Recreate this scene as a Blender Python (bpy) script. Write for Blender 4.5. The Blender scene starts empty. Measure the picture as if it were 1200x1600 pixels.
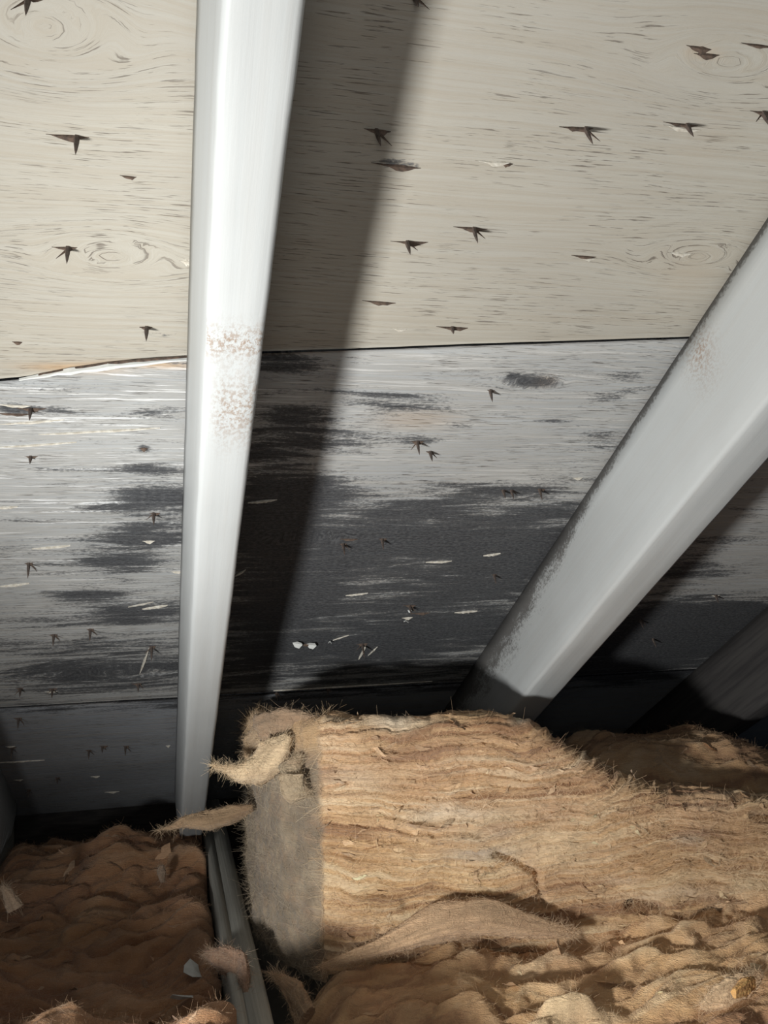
import bpy, math, random
import numpy as np
from mathutils import Matrix, Vector

random.seed(7)
SC = bpy.context.scene
COL = SC.collection

# ------------------------------------------------------------------ camera, world, lights, exposure
CAM_Z = 0.60                      # camera height above the underside of the ceiling joists
F_PX = 1400.0
def nz(v): return v / np.linalg.norm(v)
def cam_dir(x, y): return np.array([x - 600.0, -(y - 800.0), F_PX])
E1c = nz(cam_dir(258, 1772))      # run of the rafters down to the eave
V2c = nz(cam_dir(252, 876))       # level run of the joists
Xc = nz(np.cross(V2c, E1c)); Xc = Xc if Xc[0] > 0 else -Xc
Zc = np.cross(V2c, Xc); Zc = Zc if Zc[1] > 0 else -Zc
R3 = np.array([Xc, V2c, Zc])      # camera axes -> world axes
PITCH = math.acos(float(E1c @ V2c)); SP, CP, TP = math.sin(PITCH), math.cos(PITCH), math.tan(PITCH)
cam_d = bpy.data.cameras.new('camera'); cam = bpy.data.objects.new('camera', cam_d); COL.objects.link(cam)
cam_d.sensor_fit = 'VERTICAL'; cam_d.sensor_height = 24.0; cam_d.lens = 24.0 * F_PX / 1600.0
cam_d.clip_start = 0.01
rr = R3 @ np.array([1, 0, 0.]); uu = R3 @ np.array([0, 1., 0]); ff = R3 @ np.array([0, 0, 1.])
cam.matrix_world = Matrix(((rr[0], uu[0], -ff[0], 0), (rr[1], uu[1], -ff[1], 0), (rr[2], uu[2], -ff[2], CAM_Z), (0, 0, 0, 1)))
SC.camera = cam

w = bpy.data.worlds.new('world'); SC.world = w; w.use_nodes = True
w.node_tree.nodes['Background'].inputs[0].default_value = (0.50, 0.68, 1.0, 1)
w.node_tree.nodes['Background'].inputs[1].default_value = 0.05

ld = bpy.data.lights.new('work_lamp', 'SPOT'); lo = bpy.data.objects.new('work_lamp', ld); COL.objects.link(lo)
lo.location = (-0.36, 0.20, CAM_Z - 0.28)
lo.rotation_euler = (Vector((0.60, 0.75, CAM_Z + 0.03)) - Vector(lo.location)).to_track_quat('-Z', 'Y').to_euler()
ld.spot_size = math.radians(126); ld.spot_blend = 1.0
ld.energy = 47.0; ld.shadow_soft_size = 0.040; ld.color = (1.0, 0.985, 0.95)

l2 = bpy.data.lights.new('fill_lamp', 'POINT'); o2 = bpy.data.objects.new('fill_lamp', l2); COL.objects.link(o2)  # added soft fill just behind the camera, lifts the shade on the upper boards
o2.location = (-0.02, -0.10, CAM_Z + 0.02); l2.energy = 4.0; l2.shadow_soft_size = 0.09; l2.color = (1.0, 0.95, 0.88)

SC.view_settings.view_transform = 'Standard'; SC.view_settings.look = 'None'
SC.view_settings.exposure = 0.0; SC.view_settings.gamma = 1.0; SC.view_settings.use_curve_mapping = False

# ------------------------------------------------------------------ geometry helpers
H_ROOF = 0.49                     # square distance from the camera to the sheathing
H_RAFT = 0.379                    # square distance from the camera to the undersides of the rafters
def wdir(x, y): return R3 @ cam_dir(x, y)
def on_roof(x, y, H=H_ROOF):      # -> (s, a): metres across the rafters, metres down the slope
    d = wdir(x, y); k = H / (d[1] * SP + d[2] * CP); p = d * k
    return p[0], p[1] * CP - p[2] * SP
def roof_pt(s, a, H=H_ROOF):
    return np.array([s, a * CP + H * SP, -a * SP + H * CP + CAM_Z])
ROOF_M = Matrix(((1, 0, 0, 0), (0, CP, SP, H_ROOF * SP), (0, -SP, CP, H_ROOF * CP + CAM_Z), (0, 0, 0, 1)))
# local frame of everything fixed to the roof: x across, y down the slope, z up through the sheathing (-z into the attic)
def at_y(x, y, Y):                # point on the vertical plane Y metres ahead
    d = wdir(x, y); p = d * (Y / d[1]); return np.array([p[0], p[1], p[2] + CAM_Z])
def at_z(x, y, z):
    d = wdir(x, y); p = d * ((z - CAM_Z) / d[2]); return np.array([p[0], p[1], p[2] + CAM_Z])

def tag(o, label=None, cat=None, group=None, kind=None):
    if label: o['label'] = label
    if cat: o['category'] = cat
    if group: o['group'] = group
    if kind: o['kind'] = kind
    return o
def empty(name, mat=None, **k):
    o = bpy.data.objects.new(name, None); COL.objects.link(o); o.empty_display_size = 0.05
    if mat is not None: o.matrix_world = mat
    return tag(o, **k)
def mesh_obj(name, verts, faces, m, parent=None, smooth=True, mat=None):
    me = bpy.data.meshes.new(name)
    verts = np.asarray(verts, dtype=np.float32)
    if isinstance(faces, np.ndarray):
        me.vertices.add(len(verts)); me.vertices.foreach_set('co', verts.ravel())
        n = len(faces); me.loops.add(n * 4); me.loops.foreach_set('vertex_index', faces.astype(np.int32).ravel())
        me.polygons.add(n); me.polygons.foreach_set('loop_start', np.arange(0, n * 4, 4, dtype=np.int32))
        me.update(calc_edges=True); me.validate()
    else:
        me.from_pydata([tuple(map(float, v)) for v in verts], [], faces)
    if smooth: me.polygons.foreach_set('use_smooth', [True] * len(me.polygons))
    me.materials.append(m)
    o = bpy.data.objects.new(name, me); COL.objects.link(o)
    if parent is not None: o.parent = parent
    if mat is not None: o.matrix_world = mat
    return o
def grid_faces(nu, nv, flip=False):
    i = np.arange(nu - 1)[:, None] * nv + np.arange(nv - 1)[None, :]
    f = np.stack([i, i + nv, i + nv + 1, i + 1], -1).reshape(-1, 4)
    return f[:, ::-1].copy() if flip else f
def fattr(o, name, val):
    at = o.data.attributes.new(name, 'FLOAT', 'POINT'); at.data.foreach_set('value', np.asarray(val, np.float32).ravel())
def vattr(o, name, val):
    at = o.data.attributes.new(name, 'FLOAT_VECTOR', 'POINT'); at.data.foreach_set('vector', np.asarray(val, np.float32).ravel())
def cattr(o, name, rgb):
    rgb = np.asarray(rgb, np.float32); c = np.ones((len(rgb), 4), np.float32); c[:, :3] = rgb
    at = o.data.attributes.new(name, 'FLOAT_COLOR', 'POINT'); at.data.foreach_set('color', c.ravel())

_rng = np.random.RandomState(3)
_perm = np.concatenate([_rng.permutation(256)] * 3)
_grad = _rng.normal(size=(256, 3)); _grad /= np.linalg.norm(_grad, axis=1)[:, None]
def perlin(x, y, z=0.0):
    x, y, z = np.broadcast_arrays(np.asarray(x, float), np.asarray(y, float), np.asarray(z, float))
    xi, yi, zi = np.floor(x).astype(int), np.floor(y).astype(int), np.floor(z).astype(int)
    xf, yf, zf = x - xi, y - yi, z - zi
    fade = lambda t: t * t * t * (t * (t * 6 - 15) + 10)
    u, v, q = fade(xf), fade(yf), fade(zf)
    xi &= 255; yi &= 255; zi &= 255
    r = 0
    for dx in (0, 1):
        for dy in (0, 1):
            for dz in (0, 1):
                g = _grad[_perm[_perm[_perm[xi + dx] + yi + dy] + zi + dz]]
                d = g[..., 0] * (xf - dx) + g[..., 1] * (yf - dy) + g[..., 2] * (zf - dz)
                r = r + d * (u if dx else 1 - u) * (v if dy else 1 - v) * (q if dz else 1 - q)
    return r * 1.5
def fbm(x, y, z=0.0, o=3):
    r = 0; a = 1.0; t = 0
    for k in range(o):
        r = r + a * perlin(np.asarray(x) * 2 ** k + 17 * k, np.asarray(y) * 2 ** k, np.asarray(z) * 2 ** k + 5 * k); t += a; a *= 0.5
    return r / t
def sstep(a, b, x):
    t = np.clip((x - a) / (b - a), 0, 1); return t * t * (3 - 2 * t)

# ------------------------------------------------------------------ materials
class NT:
    def __init__(s, name):
        s.m = bpy.data.materials.new(name); s.m.use_nodes = True; s.t = s.m.node_tree
        s.b = s.t.nodes['Principled BSDF']
    def n(s, typ, **kw):
        nd = s.t.nodes.new(typ)
        for k, v in kw.items():
            if k.startswith('i_'):
                key = k[2:]; key = int(key) if key.isdigit() else key.replace('_', ' ')
                s.put(nd.inputs[key], v)
            else: setattr(nd, k, v)
        return nd
    def put(s, sock, v):
        if isinstance(v, bpy.types.NodeSocket): s.t.links.new(v, sock)
        elif isinstance(v, (tuple, list)) and len(v) == 3 and sock.type == 'RGBA': sock.default_value = (*v, 1)
        else: sock.default_value = v
    def math(s, op, a, b=0.0, c=None, clamp=False):
        nd = s.n('ShaderNodeMath', operation=op, use_clamp=clamp); s.put(nd.inputs[0], a); s.put(nd.inputs[1], b)
        if c is not None: s.put(nd.inputs[2], c)
        return nd.outputs[0]
    def noise(s, vec, sc, detail=3.0, rough=0.55, dist=0.0):
        mp = s.n('ShaderNodeMapping'); s.put(mp.inputs['Vector'], vec); mp.inputs['Scale'].default_value = sc
        nd = s.n('ShaderNodeTexNoise'); s.put(nd.inputs['Vector'], mp.outputs[0])
        nd.inputs['Scale'].default_value = 1.0; nd.inputs['Detail'].default_value = detail
        nd.inputs['Roughness'].default_value = rough; nd.inputs['Distortion'].default_value = dist
        return nd.outputs['Fac']
    def ramp(s, x, a, b, lo=0.0, hi=1.0):
        nd = s.n('ShaderNodeMapRange', interpolation_type='SMOOTHSTEP'); s.put(nd.inputs[0], x)
        for i, v in zip((1, 2, 3, 4), (a, b, lo, hi)): nd.inputs[i].default_value = v
        return nd.outputs[0]
    def mix(s, f, a, b, mode='MIX'):
        nd = s.n('ShaderNodeMix', data_type='RGBA', blend_type=mode); s.put(nd.inputs[0], f); s.put(nd.inputs[6], a); s.put(nd.inputs[7], b)
        return nd.outputs[2]
    def attr(s, name, out='Fac'): return s.n('ShaderNodeAttribute', attribute_name=name).outputs[out]
    def bump(s, h, strength, dist):
        nd = s.n('ShaderNodeBump'); s.put(nd.inputs['Height'], h); nd.inputs['Strength'].default_value = strength
        nd.inputs['Distance'].default_value = dist; s.put(s.b.inputs['Normal'], nd.outputs[0])
    def fin(s, col, rough=0.8, spec=0.2):
        s.put(s.b.inputs['Base Color'], col); s.put(s.b.inputs['Roughness'], rough); s.b.inputs['Specular IOR Level'].default_value = spec
        return s.m

def plywood_material(name, base, base2, streak):
    t = NT(name); gc = t.attr('gc', 'Vector'); mold = t.attr('mold'); brown = t.attr('brown')
    n1 = t.noise(gc, (7, 300, 1), 6, 0.68, 0.4)            # long grain
    n2 = t.noise(gc, (38, 800, 1), 3, 0.6)                # short checks
    n3 = t.noise(gc, (3, 6, 1), 3)                        # broad tint
    n4 = t.noise(gc, (9, 75, 1), 7, 0.72, 0.6)          # mould streaks
    n5 = t.noise(gc, (220, 480, 1), 3, 0.7)               # mould speckle
    n6 = t.noise(gc, (14, 30, 1), 2)
    c = t.mix(t.ramp(n3, 0.35, 0.65), base, base2)
    c = t.mix(t.ramp(n1, 0.36, 0.64, 0.0, 0.60), c, t.mix(0.68, c, (0.30, 0.26, 0.20)))
    if streak: c = t.mix(t.math('MULTIPLY', t.ramp(n1, 0.54, 0.62), t.attr('pale')), c, (0.66, 0.68, 0.69))
    chk = t.math('MULTIPLY', t.ramp(n2, 0.585, 0.665), t.ramp(n6, 0.40, 0.58))
    c = t.mix(t.math('MULTIPLY', chk, 0.75), c, (0.10, 0.08, 0.065))
    c = t.mix(brown, c, (0.40, 0.28, 0.17))
    v = t.math('ADD', t.math('MULTIPLY_ADD', n4, 3.4, -1.75), t.math('MULTIPLY_ADD', n5, 1.7, -0.85))
    v = t.math('ADD', v, mold)
    mk = t.ramp(v, 0.30, 1.0)
    mcol = t.mix(t.ramp(n5, 0.35, 0.7), (0.018, 0.020, 0.026), (0.080, 0.084, 0.09))  # charcoal mould; its slight blue cast paints in the bluish shade
    c = t.mix(t.math('MULTIPLY', mk, 0.93), c, mcol)
    h = t.math('ADD', t.math('MULTIPLY', n1, 1.0), t.math('MULTIPLY', chk, -0.7))
    h = t.math('ADD', h, t.math('MULTIPLY', n5, 0.15))
    t.bump(h, 0.8 if streak else 0.55, 0.0012)
    return t.fin(c, 0.72, 0.3)
M_PLY_A = plywood_material('warm_painted_plywood', (0.385, 0.37, 0.325), (0.35, 0.337, 0.30), False)
M_PLY_C = plywood_material('shade_blue_plywood', (0.29, 0.32, 0.36), (0.23, 0.255, 0.29), True)  # lowest panel: the bluish shade near the eave is put into its colour
M_PLY_B = plywood_material('grey_painted_plywood', (0.40, 0.415, 0.42), (0.335, 0.35, 0.358), True)

def rafter_material():
    t = NT('white_painted_rafter'); oc = t.n('ShaderNodeTexCoord').outputs['Object']; mold = t.attr('mold'); rough_ = t.attr('scuff')
    n1 = t.noise(oc, (160, 5, 160), 4, 0.6); n2 = t.noise(oc, (9, 4, 9), 3); n3 = t.noise(oc, (420, 300, 420), 3, 0.7); n4 = t.noise(oc, (60, 18, 60), 4, 0.65)
    c = t.mix(t.ramp(n2, 0.3, 0.7), (0.425, 0.447, 0.453), (0.385, 0.403, 0.405))
    c = t.mix(t.ramp(n1, 0.35, 0.75, 0, 0.25), c, (0.37, 0.365, 0.35))
    c = t.mix(t.math('MULTIPLY', rough_, t.ramp(n3, 0.42, 0.62)), c, (0.25, 0.185, 0.14))
    v = t.math('ADD', mold, t.math('ADD', t.math('MULTIPLY_ADD', n4, 1.3, -0.65), t.math('MULTIPLY_ADD', n3, 1.3, -0.65)))
    c = t.mix(t.ramp(v, 0.45, 1.0, 0, 0.88), c, (0.085, 0.08, 0.075))
    t.bump(t.math('ADD', t.math('MULTIPLY', n1, 0.6), t.math('MULTIPLY', n3, t.math('MULTIPLY_ADD', rough_, 1.2, 0.12))), 0.35, 0.001)
    return t.fin(c, 0.5, 0.4)
M_RAFT = rafter_material()
def simple(name, c1, c2, sc=(40, 40, 40), rough=0.8, bump=0.3, metal=0.0):
    t = NT(name); oc = t.n('ShaderNodeTexCoord').outputs['Object']; n = t.noise(oc, sc, 4, 0.6)
    c = t.mix(t.ramp(n, 0.3, 0.7), c1, c2); t.bump(n, bump, 0.001); t.b.inputs['Metallic'].default_value = metal
    return t.fin(c, rough, 0.25)
M_JOIST = simple('grey_joist_wood', (0.27, 0.265, 0.235), (0.35, 0.345, 0.31), (420, 8, 420), 0.85, 0.5)
M_NAIL = simple('rusted_steel', (0.06, 0.05, 0.045), (0.13, 0.10, 0.085), (300, 300, 300), 0.6, 0.2, 0.3)
M_TORN = simple('dark_torn_wood', (0.05, 0.04, 0.034), (0.12, 0.085, 0.065), (300, 300, 300), 0.9)
M_SPLINT = simple('pale_splinter', (0.62, 0.60, 0.54), (0.42, 0.39, 0.33), (200, 200, 200), 0.8)
M_FLAKE = simple('paint_flake', (0.62, 0.64, 0.63), (0.50, 0.52, 0.51), (60, 60, 60), 0.6)
M_EAVE = simple('shade_dark_eave_board', (0.018, 0.017, 0.017), (0.035, 0.032, 0.03), (30, 4, 200), 0.9)  # near-black colour stands in for the shade of the gap at the eave
M_FLOOR = simple('ceiling_board_back', (0.20, 0.18, 0.15), (0.26, 0.24, 0.2), (20, 20, 20), 0.95)
def wool_material(name, k=1.0):
    t = NT(name); oc = t.n('ShaderNodeTexCoord').outputs['Object']; col = t.attr('Col', 'Color')
    n1 = t.noise(oc, (90, 90, 700), 4, 0.65, 0.8); n2 = t.noise(oc, (500, 500, 900), 3, 0.7); n3 = t.noise(oc, (25, 25, 60), 3)
    c = t.mix(t.ramp(n1, 0.3, 0.75, 0.0, 0.42), col, t.mix(0.5, col, (0.28, 0.16, 0.09)))
    c = t.mix(t.ramp(n2, 0.55, 0.8, 0.0, 0.30), c, (0.84, 0.66, 0.44))
    c = t.mix(t.ramp(n3, 0.4, 0.8, 0.0, 0.25), c, (0.55, 0.33, 0.20))
    t.bump(t.math('ADD', n1, t.math('MULTIPLY', n2, 0.6)), 0.8, 0.003)
    t.b.inputs['Sheen Weight'].default_value = 0.15
    return t.fin(c, 0.95, 0.05)
M_WOOL = wool_material('mineral_wool')
def fiber_material():
    t = NT('wool_fiber'); return t.fin(t.attr('Col', 'Color'), 0.7, 0.2)
M_FIB = fiber_material()

# ------------------------------------------------------------------ roof sheathing
def knots_flow(s, a):
    psi = a + 0.006 * fbm(s * 3, a * 5, 1.3) + 0.0018 * fbm(s * 14, a * 30, 7.7)
    for (px, py, rx, ry) in KNOTS:
        cs, ca = on_roof(px, py); x = (s - cs) / rx; y = (a - ca) / ry; r2 = x * x + y * y
        psi = psi - (y / (1 + r2 * r2 * 0.6)) * ry * 0.85
        psi = psi + 0.004 * np.exp(-r2 * 1.2) * np.cos(np.sqrt(r2) * 9)
    return psi
KNOTS = [(175, 400, 0.050, 0.022), (1140, 95, 0.055, 0.022), (835, 596, 0.030, 0.010), (1090, 400, 0.05, 0.02), (70, 40, 0.05, 0.03), (480, 840, 0.05, 0.02), (180, 1050, 0.07, 0.03)]
MOLD_AND_SHADE = [  # pixel x, y, half width, half height, strength
 (617, 257, 34, 8, 1.1), (232, 522, 30, 5, .55), (262, 524, 22, 3, .9), (440, 400, 30, 3, .7), (1093, 80, 14, 10, .5),
 (445, 568, 60, 13, .95), (560, 562, 30, 8, .5), (470, 652, 62, 18, .95), (430, 700, 70, 26, .75), (520, 690, 60, 10, .4), (640, 632, 85, 20, .6), (600, 650, 40, 10, .4),
 (655, 692, 30, 9, .7), (560, 700, 50, 8, .35), (720, 665, 26, 8, .7), (835, 596, 38, 10, .85), (802, 586, 10, 4, 1), (980, 588, 34, 9, .8), (950, 622, 30, 10, .5), (860, 658, 30, 3, .8),
 (930, 690, 40, 18, .5), (420, 800, 90, 60, 1.0), (500, 765, 80, 18, .6), (700, 765, 120, 14, .35), (790, 765, 90, 12, .75), (870, 790, 60, 20, .6), (720, 835, 170, 42, 1.0), (560, 855, 70, 35, .75),
 (640, 800, 90, 20, .6), (840, 860, 110, 45, .65), (720, 905, 190, 36, .8), (500, 930, 60, 30, .55), (640, 960, 160, 30, .75), (420, 930, 80, 90, .9), (760, 985, 120, 26, .7), (560, 1010, 150, 22, .6),
 (480, 1003, 45, 14, .7), (570, 1008, 40, 14, .7), (600, 1050, 300, 40, .6),
 (240, 640, 45, 8, .5), (60, 642, 60, 7, .95), (20, 636, 25, 6, .9), (265, 655, 30, 5, .4), (225, 700, 10, 5, 1), (100, 735, 60, 6, .35), (250, 735, 60, 12, .7), (225, 775, 90, 14, .5), (245, 790, 60, 40, .65),
 (165, 795, 60, 8, .45), (230, 840, 60, 20, .65), (190, 850, 60, 40, .45), (200, 882, 90, 18, .7), (60, 880, 60, 12, .25), (130, 932, 60, 13, .9), (230, 950, 80, 18, .75), (140, 970, 140, 14, .55),
 (100, 1010, 180, 16, .62), (200, 1040, 110, 18, .72), (60, 1050, 90, 16, .62), (140, 1075, 130, 14, .6), (60, 1110, 60, 12, .3), (240, 1110, 60, 10, .25),
 (1110, 850, 50, 14, .6), (1080, 890, 60, 18, .7), (1170, 800, 40, 10, .4), (1030, 960, 60, 25, .6), (1050, 1010, 130, 50, 1.3), (1150, 960, 90, 18, 1.0)]  # the last two blobs paint the wool's shadow on the far right bay
BROWN = [(230, 571, 75, 4.5, .9), (110, 576, 70, 7, .9), (650, 655, 60, 14, .35), (850, 596, 16, 7, .5), (1075, 430, 40, 40, .10), (1100, 83, 28, 9, .3), (1110, 210, 40, 50, .05)]
def stain(S, A, lst):
    out = np.zeros_like(S)
    for (px, py, rx, ry, k) in lst:
        s0, a0 = on_roof(px, py); s1, _ = on_roof(px + rx, py); _, a1 = on_roof(px, py + ry)
        d2 = ((S - s0) / (s1 - s0)) ** 2 + ((A - a0) / (a1 - a0)) ** 2
        out = out + k * np.exp(-d2 ** 1.3 * 0.8)
    return out
_sm = np.array(sorted(on_roof(x, y) for x, y in ((-90, 604), (30, 593), (120, 582), (210, 571), (292, 560), (412, 553), (740, 541), (1065, 530))))
def seam_a(s):
    return np.where(s > _sm[-1, 0], _sm[-1, 1] - 0.100 * (s - _sm[-1, 0]), np.interp(s, _sm[:, 0], _sm[:, 1]))
ceiling = empty('ceiling', ROOF_M, kind='structure')
SS = np.concatenate([np.linspace(-0.75, -0.30, 12)[:-1], np.linspace(-0.30, 1.0, 361), np.linspace(1.0, 1.5, 12)[1:]])
def panel(a0f, a1f, na, m, mold_base, seed):
    T = np.linspace(0, 1, na)
    S, TT = np.meshgrid(SS, T, indexing='ij'); A = a0f(S) * (1 - TT) + a1f(S) * TT
    Zr = 0.0009 * fbm(S * 5, A * 5, seed) + 0.00035 * fbm(S * 14, knots_flow(S, A) * 260, seed)
    edge = np.minimum(TT, 1 - TT) * 0.6; Zr = Zr + 0.0015 * np.exp(-(edge / 0.006) ** 2)
    v = np.stack([S, A, Zr], -1).reshape(-1, 3)
    n0 = len(v); thick = v + np.array([0, 0, 0.012])
    f = grid_faces(len(SS), na, True)
    ring = list(range(0, na)) + [i * na + na - 1 for i in range(1, len(SS))] + [(len(SS) - 1) * na + j for j in range(na - 2, -1, -1)] + [i * na for i in range(len(SS) - 2, 0, -1)]
    sk = np.array([[ring[k], ring[(k + 1) % len(ring)], ring[(k + 1) % len(ring)] + n0, ring[k] + n0] for k in range(len(ring))])
    o = mesh_obj('plywood_panel', np.vstack([v, thick]), np.vstack([f, sk]), m, ceiling)
    # the back of the sheet
    md = stain(S, A, MOLD_AND_SHADE) + mold_base(S, A)
    dd = lambda q: np.concatenate([q.ravel(), q.ravel()])
    fattr(o, 'mold', dd(md)); fattr(o, 'brown', dd(np.clip(stain(S, A, BROWN), 0, .85)))
    fattr(o, 'pale', dd(np.clip(sstep(1.15, .5, A) * (0.4 + 1.2 * np.exp(-((S + .05) / .14) ** 2)), 0, 1)))
    psi = knots_flow(S, A); vattr(o, 'gc', np.stack([dd(S), dd(psi), np.full(2 * S.size, seed)], -1))
    return o
PA = panel(lambda s: -0.45 + 0 * s, lambda s: seam_a(s) - 0.0012, 300, M_PLY_A, lambda S, A: -0.25 + 0 * S, 1.0)
PB = panel(lambda s: seam_a(s) + 0.0012, lambda s: 1.1805 + 0 * s, 220, M_PLY_B,
           lambda S, A: 0.10 + 0.30 * fbm(S * 6, A * 14, 3.0) + 0.10 * sstep(.65, 1.0, A), 2.0)
PC = panel(lambda s: 1.1835 + 0 * s, lambda s: 1.667 + 0 * s, 120, M_PLY_C, lambda S, A: -0.05 + 0.3 * fbm(S * 6, A * 14, 5.0) + .5 * np.exp(-((A - 1.18) / .04) ** 2), 3.0)
def panel_at(s, a): return PA if a < seam_a(s) else (PB if a < 1.182 else PC)

# thin board behind the joints, so that no light comes through them
# ------------------------------------------------------------------ rafters
M_DARK = simple('shadow_dark_rafter', (0.035, 0.033, 0.034), (0.06, 0.057, 0.055), (120, 6, 120), 0.9, 0.4)  # near-black colour stands in for the wool's shadow on the far right rafter
def rafter(label, s_top, s_bl, s_br, w_top, a0=-0.42, a1=1.60, mold=None, scuff=None, seed=0, H0=H_ROOF, H1=H_RAFT, clipz=None, mt=None):
    NA = 260; a = np.linspace(a0, a1, NA)
    r = 0.004
    prof = [(s_top, 0.0015), (s_top, .2), (s_top, .4), (s_top, .6), (s_top, .8), (s_bl, 1 - r / (H0 - H1)), (s_bl + r * .3, 1 - r * .3 / (H0 - H1)), (s_bl + r, 1.0), (s_bl * .66 + s_br * .34, 1.0), (s_bl * .34 + s_br * .66, 1.0),
            (s_br - r, 1.0), (s_br - r * .3, 1 - r * .3 / (H0 - H1)), (s_br, 1 - r / (H0 - H1)), (s_top + w_top, .5), (s_top + w_top, 0.0015)]
    P = []
    for k, (s, t) in enumerate(prof):
        if 1 <= k <= 4: s = s_top + (s_bl - s_top) * t
        dep = -(H0 - H1) * t
        wob = 0.0012 * fbm(a * 3.0, k * .15 + seed, 2.2) + 0.0006 * fbm(a * 25, k * .6 + seed, 9)
        wz = 0.0012 * fbm(a * 2.5 + 9, k * .1 + seed, 4.4) * (t > .3) + 0.0005 * fbm(a * 22, k * .5, 3) * (t > .3)
        P.append(np.stack([s + wob, a, dep + wz - 0.002 * (t < .01)], -1))
    V = np.stack(P, 1)                                    # NA x np x 3
    if clipz is not None:
        zz = -V[..., 1] * SP + (V[..., 2] + H_ROOF) * CP   # height relative to camera
        lim = (clipz - (V[..., 2] + H_ROOF) * CP) / (-SP)
        V[..., 1] = np.minimum(V[..., 1], lim)
    n = len(prof); v = V.reshape(-1, 3)
    i = np.arange(NA - 1)[:, None] * n + np.arange(n)[None, :]; j = np.arange(NA - 1)[:, None] * n + (np.arange(n)[None, :] + 1) % n
    f = np.stack([i, i + n, j + n, j], -1).reshape(-1, 4)
    caps = [[0, 13 + 1, 13, 1], ]
    o = mesh_obj('rafter', v, f, mt or M_RAFT, None, True)
    o.matrix_world = ROOF_M
    bm_caps(o, n, NA)
    t = np.tile(np.array([p[1] for p in prof]), NA); s_ = v[:, 0]
    mo = np.zeros(len(v)) - 0.6; sc = np.zeros(len(v))
    side = np.tile(np.array([1.0 if k <= 6 else 0.0 for k in range(n)]), NA)
    und = np.tile(np.array([1.0 if 6 <= k <= 12 else 0.0 for k in range(n)]), NA)
    if mold: mo = mold(v[:, 1], t, side)
    if scuff: sc = scuff(v[:, 1], s_ + (0 if seed == 1 else 10 * t), und)
    fattr(o, 'mold', mo); fattr(o, 'scuff', sc)
    tag(o, label, 'rafter', 'white rafters under the roof')
    return o
import bmesh
def bm_caps(o, n, NA):
    b = bmesh.new(); b.from_mesh(o.data); b.verts.ensure_lookup_table()
    for base in (0, (NA - 1) * n):
        try: b.faces.new([b.verts[base + k] for k in range(n)])
        except ValueError: pass
    bmesh.ops.recalc_face_normals(b, faces=b.faces); b.to_mesh(o.data); b.free()
def moldL(a, t, side): return -0.9 + 0.75 * side * np.exp(-t / .2) + 0.0 * a
def moldR(a, t, side):
    edge = 0.08 + 0.75 * sstep(.45, 1.12, a)
    return np.where(side > 0, -0.85 + 2.1 * np.exp(-(t / edge) ** 1.5), -0.8)
def scuffL(a, s, und):
    y1 = on_roof(365, 535, H_RAFT)[1]; y2 = on_roof(360, 640, H_RAFT)[1]
    return und * np.clip(0.9 * np.exp(-((a - y1) / .012) ** 2) + 0.75 * np.exp(-((a - y2) / .03) ** 2) * (s > .036), 0, 1)
def scuffR(a, s, und):
    y1 = on_roof(1105, 520)[1]
    return np.clip((1 - und) * 0.9 * np.exp(-((a - y1) / .02) ** 2) * np.exp(-((s - .427 - 2) / 2.2) ** 2), 0, 1)
rafter('white painted rafter with brown scuffs on its underside, foot beside the bare joist', .0196, .0255, .0600, .038, mold=moldL, scuff=scuffL, seed=1, clipz=-.428)
rafter('wide white rafter on the right, mould along its upper edge, foot behind the wool stack', .4270, .4264, .4728, .042, mold=moldR, scuff=scuffR, seed=5, clipz=-0.36)
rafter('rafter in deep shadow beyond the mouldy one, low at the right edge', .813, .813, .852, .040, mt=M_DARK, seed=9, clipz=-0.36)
rafter('rafter in shadow above the joist stub at the left edge', -.273, -.273, -.2355, .0375, mold=moldL, seed=13, clipz=-0.432)

# ------------------------------------------------------------------ joists, eave and ceiling board
def beam(name, x0, x1, y0, y1, z0, z1, m, lab, cat, group=None, slope_end=True, seed=0):
    NY = 200; ys = np.linspace(y0, y1, NY); r = .003
    prof = [(x0, z0), (x0, z1 - r), (x0 + r, z1), ((x0 * 2 + x1) / 3, z1), ((x0 * 2 + x1) / 3 + .0003, z1 - .002), ((x0 * 2 + x1) / 3 + .0009, z1 - .002), ((x0 * 2 + x1) / 3 + .0012, z1), (x1 - r, z1), (x1, z1 - r), (x1, z0)]
    P = []
    for k, (x, z) in enumerate(prof):
        P.append(np.stack([x + .0012 * fbm(ys * 4, seed + .0, 1.0) + .0001 * fbm(ys * 30, k * .1, seed), ys, z + .001 * fbm(ys * 5, seed, 6) * (z > z0) + .0004 * fbm(ys * 40, k * .9, 3) * (z > z0)], -1))
    V = np.stack(P, 1)
    if slope_end:                                          # the end is cut to the roof slope
        lim = ((H_ROOF - .004) / CP - (V[..., 2] - CAM_Z)) / TP
        V[..., 1] = np.minimum(V[..., 1], lim)
    n = len(prof); v = V.reshape(-1, 3)
    i = np.arange(NY - 1)[:, None] * n + np.arange(n)[None, :]; j = np.arange(NY - 1)[:, None] * n + (np.arange(n)[None, :] + 1) % n
    o = mesh_obj(name, v, np.stack([i, i + n, j + n, j], -1).reshape(-1, 4), m, None, False); bm_caps(o, n, NY)
    return tag(o, lab, cat, group)
JT = CAM_Z - 0.43
beam('ceiling_joist', .0635, .0990, .30, 1.675, .03, JT, M_JOIST, 'grey weathered joist top beside the left-centre rafter foot, gap split along it', 'joist', 'ceiling joists', seed=2)
beam('ceiling_joist', -.2850, -.2475, .30, 1.675, .03, JT, M_JOIST, 'grey joist end showing as a small wedge low at the left edge', 'joist', 'ceiling joists', seed=4)
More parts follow.
